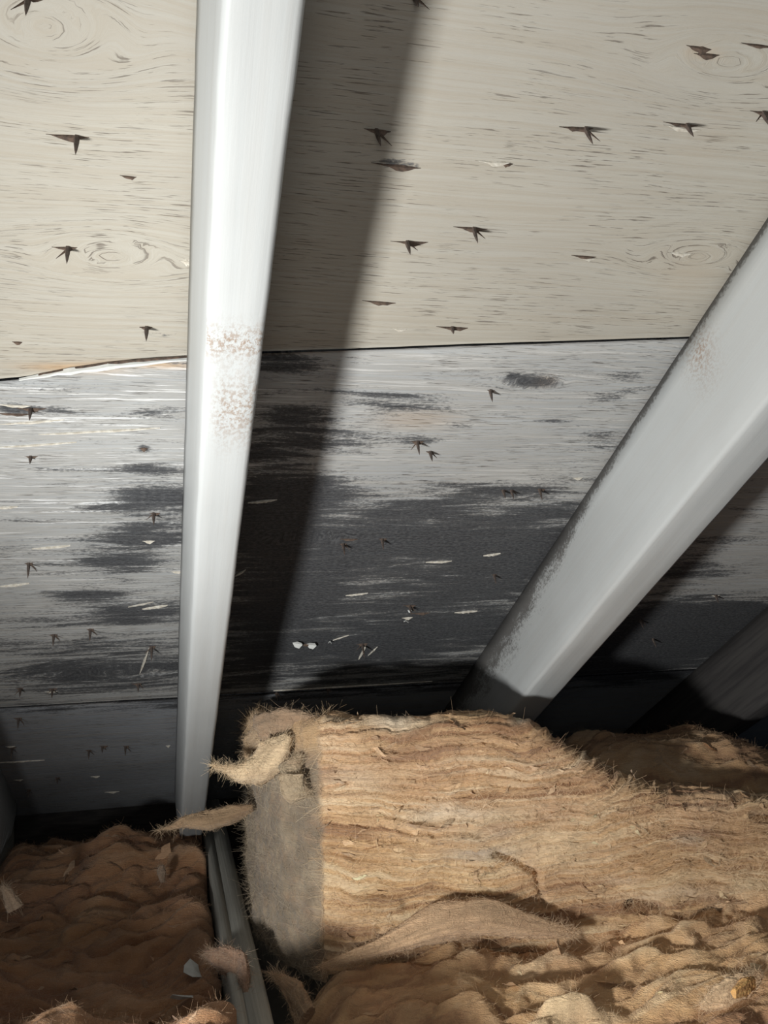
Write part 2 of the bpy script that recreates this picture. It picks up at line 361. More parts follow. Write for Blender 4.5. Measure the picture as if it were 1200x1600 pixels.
def box(name, lo_, hi_, m, **k):
    x0, y0, z0 = lo_; x1, y1, z1 = hi_
    v = [(x0, y0, z0), (x1, y0, z0), (x1, y1, z0), (x0, y1, z0), (x0, y0, z1), (x1, y0, z1), (x1, y1, z1), (x0, y1, z1)]
    o = mesh_obj(name, v, [[0, 3, 2, 1], [4, 5, 6, 7], [0, 1, 5, 4], [1, 2, 6, 5], [2, 3, 7, 6], [3, 0, 4, 7]], m, None, False)
    return tag(o, **k)
box('floor', (-.75, .25, 0.012), (1.5, 1.75, .03), M_FLOOR, kind='structure')
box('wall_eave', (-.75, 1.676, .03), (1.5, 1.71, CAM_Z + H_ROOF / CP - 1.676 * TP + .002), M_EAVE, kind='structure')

# ------------------------------------------------------------------ nails, splinters, flakes on the sheathing
def tip_mesh(L, r):
    me_v = []; K = 6
    for z, q in ((0.002, 1.1), (-L * .35, .9), (-L * .72, .5)):
        for k in range(K):
            t = 2 * math.pi * k / K; me_v.append((r * q * math.cos(t), r * q * math.sin(t), z))
    me_v.append((0, 0, -L)); f = []
    for a in range(2):
        for k in range(K): f.append([a * K + k, (a + 1) * K + k, (a + 1) * K + (k + 1) % K, a * K + (k + 1) % K])
    for k in range(K): f.append([2 * K + k, 3 * K, 2 * K + (k + 1) % K])
    f.append(list(range(K))); return me_v, f
def put(name, v, f, m, s, a, rot=0.0, tilt=0.0, z=0.0, smooth=False):
    o = mesh_obj(name, v, f, m, None, smooth); p = panel_at(s, a); o.parent = p
    o.matrix_local = Matrix.Translation((s, a, z)) @ Matrix.Rotation(rot, 4, 'Z') @ Matrix.Rotation(tilt, 4, 'X')
    return o
def torn(lx0, lx1, h, lift, rnd):
    """a ragged lens of torn veneer: lies on the board, its lower lip lifted"""
    n = 9; v = []; f = []
    for k in range(n):
        t = k / (n - 1); x = -lx0 + (lx0 + lx1) * t; e = math.sin(math.pi * t ** 1.3) ** 1.4
        jag = rnd.uniform(.6, 1.2)
        v += [(x, -h * .15 * e * jag, .0003), (x, h * .05 * e, -lift * e * .5 - .0004), (x, h * .50 * e * jag, -lift * e * jag - .0005), (x, h * .25 * e * jag, .0006)]
    for k in range(n - 1):
        for j in range(4): f.append([k * 4 + j, k * 4 + (j + 1) % 4, (k + 1) * 4 + (j + 1) % 4, (k + 1) * 4 + j])
    return v, f
rnd = random.Random(11)
NAILS = [ # px, py, nail length m, tear left m, tear right m, tear height
 (44, -4, .014, .008, .009, .003), (120, 214, .0135, .017, .007, .004), (106, 387, .0125, .010, .006, .004), (229, 512, .0125, .005, .004, .003), (646, -8, .013, .006, .006, .003),
 (588, 204, .0145, .008, .009, .0035), (915, 201, .0140, .018, .005, .0035), (1073, 195, .011, .017, .008, .003), (1192, 176, .0135, .010, .010, .004), (740, 357, .0125, .015, .010, .0035),
 (636, 378, .0120, .012, .015, .003), (766, 610, .010, .003, .004, .003), (652, 690, .012, .007, .006, .004), (672, 706, .010, .004, .003, .003), (786, 766, .009, .003, .003, .002),
 (799, 766, .009, .002, .003, .002), (843, 764, .011, .004, .006, .003), (597, 842, .011, .004, .005, .003), (536, 850, .012, .004, .004, .003), (772, 898, .010, .003, .003, .002),
 (48, 638, .011, .012, .012, .004), (48, 713, .007, .005, .006, .002), (240, 802, .012, .004, .006, .003), (45, 880, .014, .004, .004, .003), (141, 983, .013, .004, .004, .003),
 (84, 992, .012, .005, .004, .003), (237, 1010, .016, .004, .005, .003), (82, 1076, .012, .006, .006, .003), (32, 1075, .011, .006, .004, .003), (216, 1068, .010, .008, .004, .003),
 (29, 1122, .013, .006, .005, .004), (19, 1168, .013, .006, .006, .003), (139, 1172, .012, .005, .003, .003), (160, 1166, .009, .004, .008, .003), (196, 1166, .013, .003, .005, .003),
 (566, 1006, .018, .008, .008, .004), (512, 1077, .008, .003, .004, .002), (640, 946, .012, .008, .008, .003), (45, 1234, .010, .004, .004, .003), (432, 1084, .010, .003, .003, .003),
 (1118, 930, .010, .003, .003, .002), (1000, 968, .012, .002, .002, .002), (1020, 998, .012, .002, .002, .002), (90, 1215, .009, .004, .004, .003), (706, 512, .006, .013, .013, .003)]
for (px, py, L, l0, l1, h) in NAILS:
    s, a = on_roof(px, py); v, f = tip_mesh(L * 1.25, .0017)
    put('nail_point', v, f, M_NAIL, s, a, rnd.uniform(-.2, .2), rnd.uniform(-.12, .12))
    v, f = torn(l0, l1, h, .0025, rnd); put('torn_wood', v, f, M_TORN, s, a - .0005, rnd.uniform(-.06, .02), smooth=False)
    if rnd.random() < .6:                                  # a sliver pushed down beside the nail
        q = rnd.uniform(.5, .8); d = rnd.choice((1, 1, -1)); e = .0011
        v = [(0, 0, 0), (e * 1.5, 0, 0), (e * 1.5, .0012, 0), (0, .0012, 0), (d * L * .5, .001, -L * q), (d * L * .5 + e * .4, .001, -L * q)]
        put('wood_splinter', v, [[0, 1, 2, 3], [0, 4, 5, 1], [1, 5, 2], [2, 5, 4, 3], [3, 4, 0]], M_TORN, s + d * .001, a + .0008, 0)
TEARS = [ # px, py, half lengths, height, dark?
 (203, 275, .006, .004, .003, 1), (28, 534, .004, .003, .003, 1), (768, 252, .011, .013, .004, 0), (792, 255, .006, .004, .003, 1), (1093, 74, .009, .008, .006, 1), (1098, 84, .006, .011, .005, 1), (1075, 200, .018, .010, .006, 0),
 (912, 400, .010, .010, .003, 1), (915, 402, .008, .009, .003, 0), (1066, 395, .012, .008, .005, 0), (590, 471, .012, .014, .005, 1), (622, 513, .006, .007, .003, 0), (618, 258, .016, .017, .004, 1),
 (902, 746, .006, .006, .004, 0), (232, 845, .006, .006, .004, 0), (275, 893, .005, .006, .004, 0), (225, 700, .004, .003, .004, 1), (480, 1006, .012, .012, .006, 1), (82, 1080, .010, .006, .004, 0),
 (18, 1166, .008, .005, .003, 0), (175, 1237, .012, .012, .003, 0), (150, 1213, .008, .006, .003, 0), (30, 1218, .008, .006, .003, 0), (262, 1165, .003, .004, .005, 0), (635, 965, .006, .008, .006, 0),
 (655, 958, .010, .014, .004, 1), (545, 842, .010, .010, .003, 1), (292, 407, .005, .004, .006, 0), (1185, 70, .012, .009, .003, 1), (20, 632, .014, .014, .003, 0), (10, 645, .012, .02, .003, 1), (1118, 930, .006, .006, .003, 0)]
for (px, py, l0, l1, h, dk) in TEARS:
    s, a = on_roof(px, py); v, f = torn(l0, l1, h, .002, rnd)
    put('torn_wood' if dk else 'wood_splinter', v, f, M_TORN if dk else M_SPLINT, s, a, rnd.uniform(-.08, .05))
def sliver(px0, py0, px1, py1, wd, bow=0.0, lift=.0015, m=None, name='wood_splinter'):
    """a thin raised strip between two places on the board"""
    s0, a0 = on_roof(px0, py0); s1, a1 = on_roof(px1, py1); n = 14; v = []; f = []
    dx, dy = s1 - s0, a1 - a0; L = math.hypot(dx, dy); nx, ny = -dy / L, dx / L
    for k in range(n):
        t = k / (n - 1); b = bow * math.sin(math.pi * t); e = max(.12, math.sin(math.pi * (t * .9 + .05)))
        cx, cy = dx * t + nx * b, dy * t + ny * b; q = wd * e * (1 + .25 * rnd.uniform(-1, 1))
        z = -lift * (.3 + .7 * e) * (1 + .3 * rnd.uniform(-1, 1))
        v += [(cx - nx * q, cy - ny * q, .0004), (cx - nx * q * .7, cy - ny * q * .7, z), (cx + nx * q, cy + ny * q, z - .0004), (cx + nx * q * .9, cy + ny * q * .9, .0004)]
    for k in range(n - 1):
        for j in range(4): f.append([k * 4 + j, k * 4 + (j + 1) % 4, (k + 1) * 4 + (j + 1) % 4, (k + 1) * 4 + j])
    f += [[0, 1, 2, 3], [(n - 1) * 4 + 3, (n - 1) * 4 + 2, (n - 1) * 4 + 1, (n - 1) * 4]]
    return put(name, v, f, m or M_SPLINT, s0, a0)
for q in [(665, 878, 706, 876, .0009), (755, 868, 782, 864, .0011), (710, 957, 746, 954, .0010), (427, 1079, 675, 1064, .0007), (387, 785, 433, 780, .0010), (0, 916, 46, 911, .0011), (-10, 793, 28, 791, .0009),
          (50, 857, 110, 852, .0007), (-5, 698, 120, 690, .0006), (0, 662, 100, 655, .0007), (60, 678, 250, 668, .0006), (222, 951, 262, 945, .0016), (218, 1053, 233, 1012, .0012), (366, 900, 384, 889, .0010),
          (0, 1191, 70, 1187, .0008), (240, 940, 200, 948, .0008), (545, 992, 520, 1000, .0009), (560, 1030, 572, 1008, .0012), (590, 1010, 575, 1024, .0010), (540, 930, 575, 926, .0008)]:
    sliver(*q)
# curled veneer edge hanging along the joint left of the first rafter
sliver(30, 592, 292, 560, .0016, -.004, .004, M_FLAKE, 'veneer_edge')
sliver(60, 585, 292, 557, .0007, -.003, .0015, M_TORN, 'torn_wood')
def flake_verts(R_, n, rn):
    v = [(0, 0, .0012)]
    for k in range(n):
        t = 2 * math.pi * k / n; q = R_ * rn.uniform(.6, 1.15); v.append((q * math.cos(t), q * .75 * math.sin(t), .0015 * math.sin(t * 2)))
    m = len(v); v += [(x, y, z + .0005) for x, y, z in v]
    f = [[0, 1 + k, 1 + (k + 1) % n] for k in range(n)] + [[m, m + 1 + (k + 1) % n, m + 1 + k] for k in range(n)] + [[1 + k, m + 1 + k, m + 1 + (k + 1) % n, 1 + (k + 1) % n] for k in range(n)]
    return v, f
for (px, py, R_) in [(466, 1003, .009), (487, 1005, .009), (515, 1000, .004), (634, 967, .006), (640, 950, .004)]:
    s, a = on_roof(px, py); v, f = flake_verts(R_, 6, rnd); put('paint_flake', v, f, M_FLAKE, s, a, rnd.uniform(0, 3), rnd.uniform(.2, .6), -.004)

# ------------------------------------------------------------------ insulation
CREAM = np.array([.88, .69, .45]); TAN = np.array([.70, .465, .25]); BRN = np.array([.36, .20, .10]); GREY = np.array([.22, .18, .13]); PINK = np.array([.60, .38, .26])
def lerp(a, b, t): return a * (1 - t[..., None]) + b * t[..., None]
def fibers(name, parent, P, Nn, Cc, count, length, seed, lay=.8, up=0.0, radius=.00013, vertical=0.0, mask=None):
    """loose glass fibres as hair curves, combed roughly along the layers"""
    rg = np.random.RandomState(seed)
    w_ = np.ones(len(P)) if mask is None else mask
    idx = rg.choice(len(P), count, p=w_ / w_.sum()); K = 6
    p0 = P[idx]; nn = Nn[idx]
    tang = rg.normal(size=(count, 3)); tang[:, 2] *= (1 - lay); tang -= (tang * nn).sum(1)[:, None] * nn
    tang[:, 2] += vertical * rg.normal(size=count)
    tang /= np.linalg.norm(tang, axis=1)[:, None] + 1e-6
    L = length * rg.uniform(.4, 1.5, count)
    lift = rg.uniform(.0, .5, count) ** 2 * .45 + up
    bend = rg.normal(size=(count, 3)) * .5
    pts = np.zeros((count, K, 3))
    for k in range(K):
        t = k / (K - 1)
        pts[:, k] = p0 - nn * .001 + tang * (L * t)[:, None] + nn * (L * lift * t * (1.2 - .7 * t))[:, None] + bend * (L * t * t)[:, None]
    hc = bpy.data.hair_curves.new(name); hc.add_curves([K] * count)
    hc.attributes['position'].data.foreach_set('vector', pts.astype(np.float32).ravel())
    ra = hc.attributes.get('radius') or hc.attributes.new('radius', 'FLOAT', 'POINT')
    ra.data.foreach_set('value', np.tile(np.linspace(radius, radius * .35, K), count).astype(np.float32))
    c = np.ones((count, 4), np.float32); c[:, :3] = Cc[idx] * .75 + np.array([.82, .68, .5]) * .25 * rg.uniform(.2, 1.6, count)[:, None]
    at = hc.attributes.new('Col', 'FLOAT_COLOR', 'CURVE'); at.data.foreach_set('color', np.clip(c, 0, .95).ravel())
    hc.materials.append(M_FIB)
    o = bpy.data.objects.new(name, hc); COL.objects.link(o)
    if parent is not None: o.parent = parent
    o['kind'] = 'stuff'
    return o
def normals(G, flip=False):
    du = np.gradient(G, axis=0); dv = np.gradient(G, axis=1); n = np.cross(du, dv); n /= np.linalg.norm(n, axis=-1)[..., None] + 1e-12
    return -n if flip else n
def lamina(u, h, seed, lam=.011):
    """thin sheets of wool with torn lips; returns relief and tone"""
    Lw = h + .040 * fbm(u * 3.0, h * 3, seed) + .013 * fbm(u * 10, h * 7, seed + 3) + .0036 * fbm(u * 32, h * 26, seed + 4) + .0016 * fbm(u * 110, h * 80, seed + 4)
    ph = Lw / lam + .7 * fbm(u * 2.0, Lw * 20, seed + 5); k = np.floor(ph); fr = ph - k
    amp = np.clip(.5 + 1.1 * fbm(u * 7, k * .73, seed + 7), 0.05, 1.4)
    saw = np.where(fr < .8, (fr / .8) ** 1.6, (1 - fr) / .2)
    ph2 = Lw / (lam * .31) + .8 * fbm(u * 9, Lw * 60, seed + 11); k2 = np.floor(ph2); f2 = ph2 - k2
    amp2 = np.clip(.45 + 1.2 * fbm(u * 18, k2 * .71, seed + 13), 0, 1.4)
    rel = .0085 * amp * saw + .0036 * amp2 * np.sin(np.pi * f2) + .008 * fbm(u * 5, Lw * 22, seed + 17) + .0010 * fbm(u * 90, Lw * 260, seed + 19)
    tone = .5 + .75 * perlin(u * 4, k * .61, seed + 23) + .75 * perlin(u * 10, k2 * .67, seed + 29) + .5 * fbm(u * 5, h * 9, seed + 31)
    return rel, tone
def palette(tone, warm):
    c = lerp(BRN + 0 * tone[..., None], TAN, sstep(.05, .5, tone)); c = lerp(c, CREAM + 0 * c, sstep(.5, 1.0, tone))
    return lerp(c, PINK + 0 * c, np.clip(warm, 0, .6))

# -- the tall stack: plan path from the dusty end round the corner and along the layered front
ctrl = np.array([(.118, 1.30), (.110, 1.20), (.106, 1.10), (.128, 1.02), (.152, .978), (.166, .966), (.190, .962), (.30, .955), (.45, .938), (.60, .918), (.80, .90), (1.10, .875)])
seg = np.r_[0, np.cumsum(np.linalg.norm(np.diff(ctrl, axis=0), axis=1))]
NU = 820; U = np.linspace(0, seg[-1], NU)
px_ = np.interp(U, seg, ctrl[:, 0]); py_ = np.interp(U, seg, ctrl[:, 1])
ker = np.ones(9) / 9; pad = lambda q: np.convolve(np.pad(q, 4, mode='reflect', reflect_type='odd'), ker, 'valid')
px_, py_ = pad(px_), pad(py_)
tx, ty = np.gradient(px_), np.gradient(py_); tl = np.hypot(tx, ty); nx_, ny_ = -ty / tl * -1 * -1, tx / tl
# outward normal: to the left of travel is inside, so outward is the right-hand side
ox, oy = ty / tl, -tx / tl
UC = seg[5]                                                # the corner
def top_at(x):    # height of the upper edge, read along the front
    pts = [(.08, 1150), (.10, 1145), (.118, 1130), (.14, 1122), (.165, 1124), (.24, 1128), (.30, 1120), (.38, 1118), (.42, 1132), (.46, 1170), (.50, 1200), (.56, 1235), (.62, 1262), (.75, 1300), (1.1, 1330)]
    return pts
# map photo heights to metres at the stack's front
def front_z(py, Y): return CAM_Z + (at_y(600, py, Y)[2] - CAM_Z)
TX = np.array([at_y(x, y, Y)[0] for x, y, Y in ((500, 1122, .966), (560, 1132, .962), (640, 1132, .96), (740, 1122, .95), (800, 1124, .945), (850, 1145, .94), (900, 1185, .94), (960, 1218, .935), (1040, 1240, .93), (1200, 1255, .915))])
TZ = np.array([at_y(x, y, Y)[2] for x, y, Y in ((500, 1122, .966), (560, 1132, .962), (640, 1132, .96), (740, 1122, .95), (800, 1124, .945), (850, 1145, .94), (900, 1185, .94), (960, 1218, .935), (1040, 1240, .93), (1200, 1255, .915))])
ztop = np.interp(px_, TX, TZ)
ztop = np.where(U < UC, ztop - .000 - (UC - U) * .10, ztop) + .003 * perlin(U * 30, 0, 1.5) + .0015 * perlin(U * 90, 0, 2.5)
NH, NT_ = 270, 90
zb = np.where(U < UC, CAM_Z - .455, CAM_Z - .445) + .0 * U
zb = np.where(px_ > .42, zb + .05 * sstep(.42, .60, px_), zb)
G = np.zeros((NU, NH + NT_, 3)); Hh = np.zeros((NU, NH + NT_)); rnds = .018
for j in range(NH):
    t = j / (NH - 1); z = zb + (ztop - zb) * t
    inw = np.where(ztop - z < rnds, rnds - np.sqrt(np.clip(rnds ** 2 - (rnds - (ztop - z)) ** 2, 0, None)), 0)
    inw2 = np.clip(rnds - (z - zb), 0, None) * .4
    G[:, j, 0] = px_ - ox * (inw + inw2); G[:, j, 1] = py_ - oy * (inw + inw2); G[:, j, 2] = z; Hh[:, j] = z
inx = np.interp(U, [0, UC - .05, UC + .05, 2], [.9, .7, .1, 0]); iny = np.interp(U, [0, UC - .05, UC + .05, 2], [.1, .7, 1, 1])
for j in range(NT_):
    t = (j + 1) / NT_; d = .12 * t ** 1.3
    X = px_ - ox * rnds + inx * d; Y = py_ - oy * rnds + iny * d
    lim = CAM_Z + (H_RAFT - .008) / CP - TP * Y
    z = ztop - .01 * t + .006 * fbm(X * 20, Y * 20, 4.0) * min(1, t * 6) - .10 * t ** 5
    z = np.minimum(z, lim)
    G[:, NH + j] = np.stack([X, Y, z], -1); Hh[:, NH + j] = ztop + d
UU = np.repeat(U[:, None], NH + NT_, 1)
rel, tone = lamina(UU, Hh, 2.0)
NN = normals(G); 
if (NN[NU // 2, NH // 2] @ np.array([0, -1, 0])) < 0: NN = -NN
leftw = sstep(UC + .004, UC - .006, UU + .004 * perlin(Hh * 60, 0, 3))          # 1 on the dusty end
big = .010 * fbm(UU * 5, Hh * 7, 40.) + .006 * fbm(UU * 14, Hh * 16, 41.)
felt = .0035 * fbm(UU * 60, Hh * 45, 50.) + .0016 * fbm(UU * 150, Hh * 120, 51.) + .008 * fbm(UU * 9, Hh * 9, 52.)
def line_gouge(pts, Yp, wid, depth):
    """a crack in the layers: pts are places on the front"""
    q = np.array([[np.interp(at_y(x, y, Yp)[0], px_[U > UC], U[U > UC]), at_y(x, y, Yp)[2]] for x, y in pts]); out = np.zeros_like(UU)
    for (a, b) in zip(q[:-1], q[1:]):
        d = b - a; L2 = d @ d; t = np.clip(((UU - a[0]) * d[0] + (G[..., 2] - a[1]) * d[1]) / L2, 0, 1)
        r = np.hypot(UU - a[0] - t * d[0], G[..., 2] - a[1] - t * d[1]); out = np.maximum(out, np.exp(-(r / wid) ** 2))
    return -depth * out
front = (1 - leftw)
gouge = line_gouge([(775, 1334), (805, 1345), (838, 1362)], .945, .0030, .016) + line_gouge([(836, 1362), (842, 1395), (850, 1415)], .945, .003, .008) \
      + line_gouge([(985, 1412), (1040, 1418), (1100, 1412), (1200, 1432)], .93, .0055, .035) + line_gouge([(1165, 1272), (1200, 1270)], .92, .003, .015) \
      + line_gouge([(505, 1232), (545, 1222)], .962, .0018, .008) + line_gouge([(640, 1420), (740, 1425), (830, 1410)], .95, .008, .008)
bul = lambda x, y, r, k, rz=None: k * np.exp(-((UU - np.interp(at_y(x, y, .95)[0], px_[U > UC], U[U > UC])) / r) ** 2 - ((G[..., 2] - at_y(x, y, .95)[2]) / (rz or r)) ** 2)
bulge = bul(700, 1300, .10, .018, .03) + bul(1100, 1390, .10, .022, .025) + bul(780, 1400, .035, .014, .02) + bul(560, 1160, .05, .006, .02) + bul(1000, 1300, .1, .012, .03)
stop = np.ones_like(UU); stop[:, NH:] *= np.linspace(1, .5, NT_)[None]
disp = front * (rel + big + gouge + bulge) * stop + leftw * felt * stop
disp[:, :6] *= .5
G2 = G + NN * disp[..., None]
lim = CAM_Z + (H_RAFT - .004) / CP - TP * G2[..., 1]
G2[..., 2] = np.minimum(G2[..., 2], np.where((G2[..., 0] > .38) | (G2[..., 0] < .09), lim, CAM_Z + (H_ROOF - .02) / CP - TP * G2[..., 1]))
def blob(lst):
    o = np.zeros_like(UU)
    for x, y, rx, ry, k in lst:
        p = at_y(x, y, .945); u0 = np.interp(p[0], px_[U > UC], U[U > UC])
        o = o + k * np.exp(-((UU - u0) / (rx / 1480.)) ** 2 - ((G[..., 2] + .012 * fbm(UU * 12, Hh * 8, 90.) - p[2]) / (ry / 1480.)) ** 2)
    return o
pale_b = blob([(620, 1142, 35, 9, .9), (820, 1128, 22, 6, .9), (730, 1268, 70, 9, .8), (690, 1272, 50, 12, .5), (740, 1300, 50, 14, .35), (560, 1225, 60, 22, .5), (1020, 1380, 90, 8, .6), (1150, 1385, 60, 9, .7), (520, 1500, 20, 5, .7), (960, 1365, 40, 6, .6)])
ash_b = blob([(750, 1330, 60, 10, .8), (600, 1478, 45, 6, .8), (1050, 1295, 25, 8, .6), (780, 1290, 30, 10, .4)])
cF = palette(tone - .1 * leftw, .5 * fbm(UU * 6, Hh * 9, 60.) + .1)
olive = sstep(.0, .6, fbm(UU * 3, Hh * 5, 61.) + .5 * sstep(CAM_Z - .26, CAM_Z - .33, Hh))
cF = lerp(cF, cF * np.array([.90, .92, .80]), np.clip(olive, 0, 1) * .3)
cL = lerp(GREY + 0 * cF, np.array([.36, .295, .21]) + 0 * cF, sstep(-.3, .5, fbm(UU * 40, Hh * 30, 62.)))
cL = lerp(cL, TAN * .85 + 0 * cF, sstep(ztop[:, None] - .05, ztop[:, None] - .02, Hh) * .8)
cF = lerp(cF, np.array([.88, .74, .55]) + 0 * cF, np.clip(pale_b, 0, .85)); cF = lerp(cF, np.array([.58, .50, .42]) + 0 * cF, np.clip(ash_b, 0, .8))
Cc = lerp(cF, cL, leftw)
batt = empty('insulation_batt', label='tall stack of tan layered mineral wool with a flat dusty grey end', cat='insulation')
body = mesh_obj('wool_body', G2.reshape(-1, 3), grid_faces(NU, NH + NT_, False), M_WOOL, batt)
cattr(body, 'Col', Cc.reshape(-1, 3)); N2 = normals(G2); N2 = N2 * np.sign((N2 * NN).sum(-1))[..., None]
mk = (front * .8 + .2) * (UU < 1.3)
fibers('loose_fibers', batt, G2.reshape(-1, 3), N2.reshape(-1, 3), Cc.reshape(-1, 3), 60000, .013, 1, lay=.9, mask=(mk * (Hh < ztop[:, None] - .006) * (1 - .9 * np.clip(-gouge / .03, 0, 1))).ravel())
fibers('dusty_fibers', batt, G2.reshape(-1, 3), N2.reshape(-1, 3), Cc.reshape(-1, 3), 14000, .009, 2, lay=.0, vertical=.6, mask=(leftw + 1e-6).ravel())
rim = np.exp(-((Hh - ztop[:, None] - .01) / .02) ** 2)
fibers('rim_fuzz', batt, G2.reshape(-1, 3), N2.reshape(-1, 3), Cc.reshape(-1, 3), 1800, .005, 3, lay=.3, up=.15, radius=.0001, mask=rim.ravel())

def tufts(name, parent, P, N, Cc_, count, size, seed, mask=None, level=.8, lift=.5):
    rg = np.random.RandomState(seed); w_ = np.ones(len(P)) if mask is None else mask
    idx = rg.choice(len(P), count, p=w_ / w_.sum()); a, b = 7, 4
    t = rg.normal(size=(count, 3)); t[:, 2] *= 1 - level; n = N[idx]; t -= (t * n).sum(1)[:, None] * n; t /= np.linalg.norm(t, axis=1)[:, None] + 1e-9
    q = np.cross(n, t); L = size * rg.uniform(.4, 1.6, count); W = L * rg.uniform(.12, .35, count)
    ii, jj = np.meshgrid(np.linspace(-1, 1, a), np.linspace(-1, 1, b), indexing='ij')
    V = np.zeros((count, a, b, 3)); lf = rg.uniform(0, lift, count); ph = rg.uniform(0, 6.3, count)
    for i in range(a):
        for j in range(b):
            u, v = ii[i, j], jj[i, j]; tap = (1 - abs(u) ** 1.7) * (1 + .35 * rg.uniform(-1, 1, count))
            V[:, i, j] = P[idx] + t * (L * u * (1 + .1 * rg.uniform(-1, 1, count)))[:, None] + q * (W * v * tap + .18 * L * np.sin(u * 2.2 + ph))[:, None] \
                + n * (W * lf * (v + .6) * tap * 1.4 + W * .25 * np.sin(u * 5 + ph) + .0004 + .12 * W * rg.uniform(-1, 1, count))[:, None]
    base = (np.arange(count) * a * b)[:, None]; f = (base[:, :, None] + grid_faces(a, b)[None]).reshape(-1, 4)
    o = mesh_obj(name, V.reshape(-1, 3), f, M_WOOL, parent); c = Cc_[idx] * rg.uniform(.75, 1.35, count)[:, None]
    c = c * .8 + np.array([.8, .64, .46]) * .2 * rg.uniform(0, 2, count)[:, None]
    cattr(o, 'Col', np.clip(np.repeat(c, a * b, 0), 0, .9)); o['kind'] = 'stuff'
    return o
tufts('torn_wisps', batt, G2.reshape(-1, 3), N2.reshape(-1, 3), Cc.reshape(-1, 3), 700, .008, 4, mask=(mk * (Hh < ztop[:, None] + .01) * (front + .05)).ravel(), level=.96, lift=.4)

# -- torn flaps: twisted tapering tongues of wool
def flap(name, parent, pts, widths, thick, seed, col, curl=.0, fib=900, wdir_=(0, 0, 1)):
    pts = np.array(pts, float); n0 = len(pts); T = np.linspace(0, n0 - 1, 90)
    C = np.stack([np.interp(T, range(n0), pts[:, k]) for k in range(3)], -1)
    for _ in range(12): C[1:-1] = (C[:-2] + C[1:-1] * 2 + C[2:]) / 4
    Wd = np.interp(T, range(n0), widths); tg = np.gradient(C, axis=0); tg /= np.linalg.norm(tg, axis=1)[:, None]
    b = np.cross(np.cross(tg, np.array(wdir_, float)), tg); b /= np.linalg.norm(b, axis=1)[:, None]; c = np.cross(tg, b)
    K = 40; th = np.linspace(0, 2 * np.pi, K, endpoint=False); TT, AA = np.meshgrid(T, th, indexing='ij')
    r = 1 + .35 * fbm(TT * .8, np.cos(AA) * 1.2 + seed, np.sin(AA) * 1.2) + .22 * fbm(TT * 3, np.cos(AA) * 4 + seed, np.sin(AA) * 4) + .14 * fbm(TT * 9, np.cos(AA) * 12 + seed, np.sin(AA) * 12)
    wv = Wd[:, None] * r * np.cos(AA); tk = np.minimum(thick, Wd * .6)[:, None] * r * np.sin(AA) + curl * (np.cos(AA) ** 2) * Wd[:, None]
    V = C[:, None] + b[:, None] * wv[..., None] + c[:, None] * tk[..., None]
    i = np.arange(89)[:, None] * K + np.arange(K)[None]; j = np.arange(89)[:, None] * K + (np.arange(K)[None] + 1) % K
    f = np.stack([i, j, j + K, i + K], -1).reshape(-1, 4)
    o = mesh_obj(name, V.reshape(-1, 3), f, M_WOOL, parent); bm_caps(o, K, 90)
    tn = .55 + .6 * fbm(TT * .5, AA * 2 + seed, 1.) + .3 * perlin(TT * .4, np.cos(AA) * 9, seed)
    cc = lerp(np.array(col) * .6 + 0 * V, np.array(col) * 1.15 + 0 * V, sstep(.1, 1, tn)); cattr(o, 'Col', np.clip(cc, 0, .9).reshape(-1, 3))
    N = V - C[:, None]; N /= np.linalg.norm(N, axis=-1)[..., None] + 1e-9
    if fib:
        fo = fibers('flap_fibers', o, V.reshape(-1, 3), N.reshape(-1, 3), np.clip(cc, 0, .9).reshape(-1, 3), fib, .007, seed + 90, lay=.3)
    return o
A = at_y
flap('torn_flap', batt, [A(452, 1150, .985), A(430, 1180, .985), A(405, 1203, .985), A(380, 1210, .985), A(358, 1203, .985), A(332, 1196, .985)], [.005, .020, .016, .011, .005, .0006], .008, 1, (.80, .62, .40), .25, 1800)
flap('torn_flap', batt, [A(400, 1150, 1.04), A(410, 1138, 1.03), A(450, 1128, 1.01), A(500, 1126, .99)], [.003, .016, .017, .004], .010, 2, (.42, .30, .20), .1, 1500)
flap('torn_flap', batt, [A(385, 1185, 1.05), A(392, 1160, 1.05), A(410, 1142, 1.03), A(440, 1135, 1.01)], [.002, .010, .012, .004], .008, 7, (.50, .36, .22), .1, 900)
flap('torn_flap', batt, [A(395, 1262, 1.09), A(365, 1272, 1.09), A(325, 1284, 1.09), A(290, 1283, 1.09), A(268, 1293, 1.09), A(246, 1297, 1.09)], [.004, .011, .012, .007, .003, .0005], .007, 3, (.36, .25, .15), .2, 900)
flap('torn_flap', batt, [A(470, 1180, .975), A(455, 1205, .972), A(460, 1235, .97), A(485, 1240, .968)], [.003, .014, .014, .003], .006, 4, (.50, .40, .27), .2, 1500)

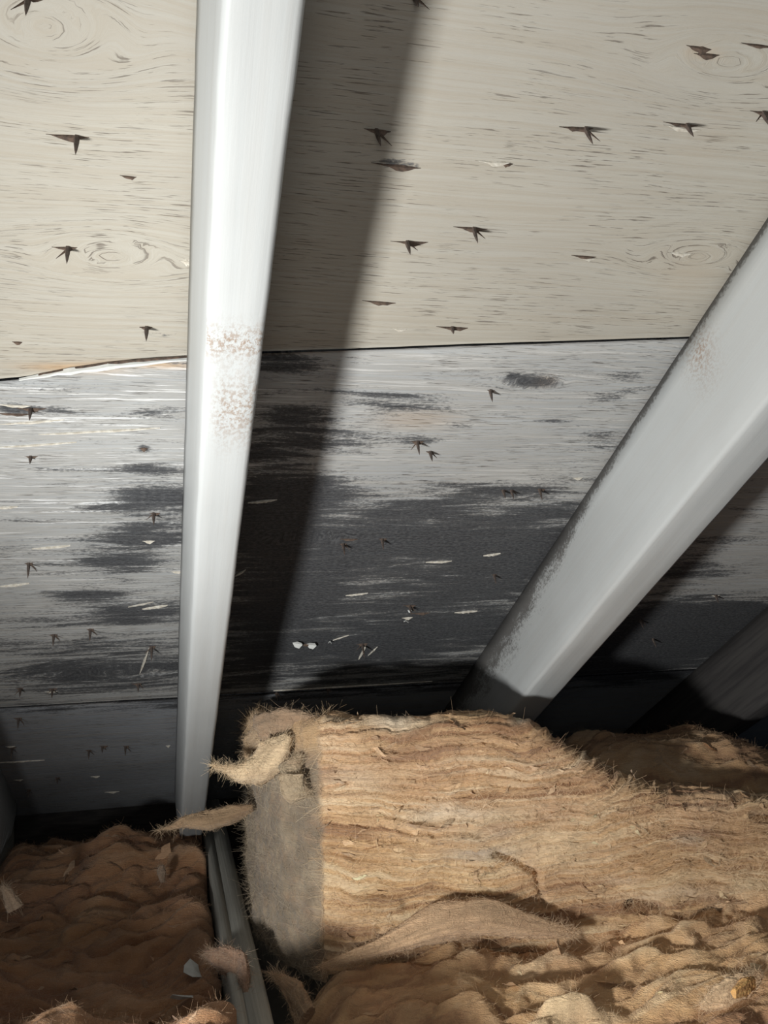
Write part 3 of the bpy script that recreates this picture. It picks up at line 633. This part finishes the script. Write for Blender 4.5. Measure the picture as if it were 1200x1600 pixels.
# -- height-field batts lying between and over the joists
def field_batt(label, x0, x1, y0, y1, st, hfun, seed, tint, nfib, thick=.10, group=None, lobes=(), edge=.03, fiblen=.0065, lamk=.022, foldk=.017, ntuft=90):
    xs = np.arange(x0, x1 + st / 2, st); ys = np.arange(y0, y1 + st / 2, st)
    X, Y = np.meshgrid(xs, ys, indexing='ij'); ex = .012 * fbm(Y * 9, 0, seed); ey = .015 * fbm(X * 9, 0, seed + 1)
    dx = np.minimum(X - x0, x1 - X); dy = np.minimum(Y - y0, y1 - Y); d = np.minimum(dx, dy)
    rim_ = 1 - np.clip(d / edge, 0, 1)
    drop = edge * (1 - np.sqrt(np.clip(1 - rim_ ** 2, 0, 1))) + .8 * thick * (d < st * .5) 
    wx = X + .03 * fbm(X * 4, Y * 4, seed + 2); wy = Y + .03 * fbm(X * 4, Y * 4, seed + 3)
    wx2 = X + .05 * fbm(X * 7, Y * 7, seed + 12) + .015 * fbm(X * 25, Y * 25, seed + 13); wy2 = Y + .05 * fbm(X * 7, Y * 7, seed + 14) + .015 * fbm(X * 25, Y * 25, seed + 15)
    fold = np.abs(fbm(wx2 * 8, wy2 * 15, seed + 4, 3)) * 2.6               # soft rolls with creases between
    lrel, ltone = lamina(wx2 * .8, wy2 * 1.0, seed + 16, lamk)
    hair_ = fbm(wx2 * 50, wy2 * 140, seed + 6, 3); fine = fbm(wx2 * 18, wy2 * 50, seed + 5, 3)
    Z = hfun(X, Y) + foldk * (fold - .45) + 0.45 * lrel - .002 + .0030 * fine + .0022 * hair_ - drop
    for (lx, ly, rx, ry, k, ang) in lobes:
        ca, sa = math.cos(ang), math.sin(ang); qx = ((X - lx) * ca + (Y - ly) * sa) / rx; qy = (-(X - lx) * sa + (Y - ly) * ca) / ry
        q = qx ** 2 + qy ** 2 + .35 * fbm(X * 25, Y * 25, seed + 8); Z = Z + .6 * k * np.sqrt(np.clip(1 - q, 0, 1))
    lim_ = CAM_Z + (H_ROOF - .012) / CP - TP * Y; Z = np.minimum(Z, lim_)
    V = np.stack([X + ex * (1 - np.clip(dx / .1, 0, 1)), Y + ey * (1 - np.clip(dy / .1, 0, 1)), Z], -1)
    tone = .55 * ltone + .22 + .3 * fine + .4 * fbm(wx * 7, wy * 16, seed + 9) + .3 * hair_ + .5 * (fold - .4)
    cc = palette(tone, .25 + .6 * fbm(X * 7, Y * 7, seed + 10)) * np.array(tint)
    e = empty('insulation_batt', label=label, cat='insulation', group=group)
    o = mesh_obj('wool_body', V.reshape(-1, 3), grid_faces(len(xs), len(ys)), M_WOOL, e); cattr(o, 'Col', np.clip(cc, 0, .9).reshape(-1, 3))
    N = normals(V); N = N * np.sign(N[..., 2:3])
    fibers('loose_fibers', e, V.reshape(-1, 3), N.reshape(-1, 3), np.clip(cc, 0, .9).reshape(-1, 3), nfib, fiblen, int(seed) + 200, lay=.2, radius=.0001, mask=(d > .004).ravel().astype(float))
    tufts('torn_wisps', e, V.reshape(-1, 3), N.reshape(-1, 3), np.clip(cc, 0, .9).reshape(-1, 3), ntuft, .011, int(seed) + 300, mask=(d > edge).ravel().astype(float), level=.5, lift=.9)
    return e, lambda x, y: float(Z[np.argmin(abs(xs - x)), np.argmin(abs(ys - y))])
def ztx(px, py, z): p = at_z(px, py, CAM_Z + z); return p[0], p[1]
def h_fore(X, Y):
    z = CAM_Z - .445 + .045 * sstep(.35, .62, X) + .018 * np.exp(-((X - .30) / .12) ** 2 - ((Y - .93) / .06) ** 2)
    return z + .012 * sstep(.95, .80, Y) - .05 * sstep(.19, .115, X)
lob = []
for (px, py, z, rx, ry, k, an) in [(720, 1545, -.41, .05, .022, .016, .3), (860, 1540, -.40, .045, .014, .018, -.3), (880, 1527, -.39, .035, .008, .014, 0), (640, 1570, -.42, .03, .02, .016, .5), (1120, 1560, -.38, .05, .022, .022, .4),
                                    (1000, 1580, -.39, .03, .018, .014, -.4), (760, 1590, -.41, .03, .014, .012, .2), (560, 1550, -.43, .035, .016, .012, .1), (960, 1500, -.39, .06, .016, .010, .1), (780, 1480, -.42, .05, .016, .010, .1), (1160, 1590, -.37, .03, .012, .014, 0)]:
    x, y = ztx(px, py, z); lob.append((x, y, rx, ry, k, an))
fore, fore_z = field_batt('lumpy tan insulation batt in front of the stack, along the bottom edge of the photo', .112, 1.12, .52, .985, .0020, h_fore, 71., (1.0, .97, .90), 80000, lobes=lob, thick=.09)
rows = [A(520, 1500, .925), A(600, 1482, .93), A(700, 1460, .925), A(800, 1440, .92), A(870, 1440, .915)]
flap('folded_lobe', fore, [A(500, 1512, .93), A(600, 1478, .925), A(690, 1440, .92), A(760, 1432, .915), A(850, 1452, .905), A(900, 1458, .90)], [.003, .009, .018, .019, .010, .003], .012, 21, (.60, .41, .25), .0, 6000, wdir_=(0, .3, 1))
def on_fore(x, y, up=.006):       # first place where the sight line meets the batt's upper surface
    for Yq in np.arange(.54, .97, .002):
        p = A(x, y, Yq)
        if p[2] < fore_z(p[0], p[1]) + up: return p
    return A(x, y, .9)
flap('torn_flap', fore, [on_fore(1095, 1572, .010), on_fore(1125, 1556, .010), on_fore(1158, 1538, .010), on_fore(1186, 1518, .010)], [.003, .012, .014, .004], .010, 23, (.80, .58, .36), .3, 1200)
flap('torn_flap', fore, [on_fore(1146, 1552, .022), on_fore(1162, 1540, .022), on_fore(1176, 1534, .022)], [.004, .008, .005], .005, 26, (.92, .52, .18), .3, 0)
flap('torn_flap', fore, [A(424, 1522, .93), A(440, 1530, .93), A(462, 1550, .92), A(480, 1590, .90)], [.0006, .006, .013, .018], .008, 25, (.50, .34, .21), .2, 900)

_bk = np.array([at_y(x, y, 1.07) for x, y in ((900, 1200), (930, 1165), (980, 1152), (1040, 1156), (1090, 1150), (1120, 1142), (1160, 1150), (1200, 1172), (1300, 1190))])
def h_back(X, Y): return np.interp(X, _bk[:, 0], _bk[:, 2]) - .004 - .75 * np.clip(1.05 - Y, 0, 1)
xb, yb = .47, .985
back, _ = field_batt('flatter brown batt behind the stack, upper right, with a fuzzy top under the far rafter', .475, 1.12, .985, 1.16, .0025, h_back, 83., (.82, .78, .72), 14000, thick=.05, edge=.02, foldk=.008, lamk=.012, ntuft=40)

def h_left(X, Y):
    z = CAM_Z - .462 - .012 * np.sin(np.clip((Y - .85) / .5, 0, 1) * math.pi)
    z = z + .018 * sstep(-.02, .05, X)
    z = z + .055 * np.exp(-((X + .055) / .085) ** 2 - ((Y - 1.42) / .09) ** 2)        # rounded hump at the back
    z = z + .030 * np.exp(-((X + .20) / .05) ** 2 - ((Y - 1.47) / .07) ** 2)
    z = z + .030 * np.exp(-((X + .22) / .06) ** 2 - ((Y - 1.12) / .05) ** 2)
    z = z +   .074 * sstep(.91, .79, Y + .30 * X)                                       # the lit ridge nearest the camera
    z = z + .020 * np.exp(-((X + .02) / .10) ** 2 - ((Y - 1.2) / .05) ** 2)
    return z
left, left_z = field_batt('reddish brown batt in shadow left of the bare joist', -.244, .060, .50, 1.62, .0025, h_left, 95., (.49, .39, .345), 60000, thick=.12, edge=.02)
flap('torn_flap', left, [A(320, 1490, 1.0), A(350, 1500, .985), A(380, 1515, .965), A(385, 1560, .92)], [.003, .016, .015, .004], .006, 31, (.30, .19, .13), .0, 1500)
flap('torn_flap', left, [A(2, 1385, 1.15), A(12, 1395, 1.15), A(24, 1420, 1.15)], [.001, .006, .010], .005, 32, (.46, .34, .24), .0, 300)
flap('torn_flap', left, [A(252, 1352, 1.30), A(252, 1362, 1.30), A(254, 1378, 1.30)], [.003, .006, .003], .004, 33, (.36, .27, .20), .0, 150)

# paint flakes lying on the shaded batt
for (px, py, R_, lab) in ((302, 1522, .017, 'pale grey paint flake lying on the shaded batt, nearer the bare joist and higher'), (288, 1566, .014, 'narrow curled paint flake on the batt, below the wider flake')):
    p = at_z(px, py, CAM_Z - .452); zz = left_z(p[0], p[1]); p = at_z(px, py, zz); zz = left_z(p[0], p[1]) + .003; p = at_z(px, py, zz)
    v, f = flake_verts(R_, 7, rnd); o = mesh_obj('paint_flake', v, f, M_FLAKE, None, False)
    o.location = (p[0], p[1], zz + .005); o.rotation_euler = (.55, .1, rnd.uniform(0, 3)); tag(o, lab, 'paint flake', 'paint flakes on the shaded batt')
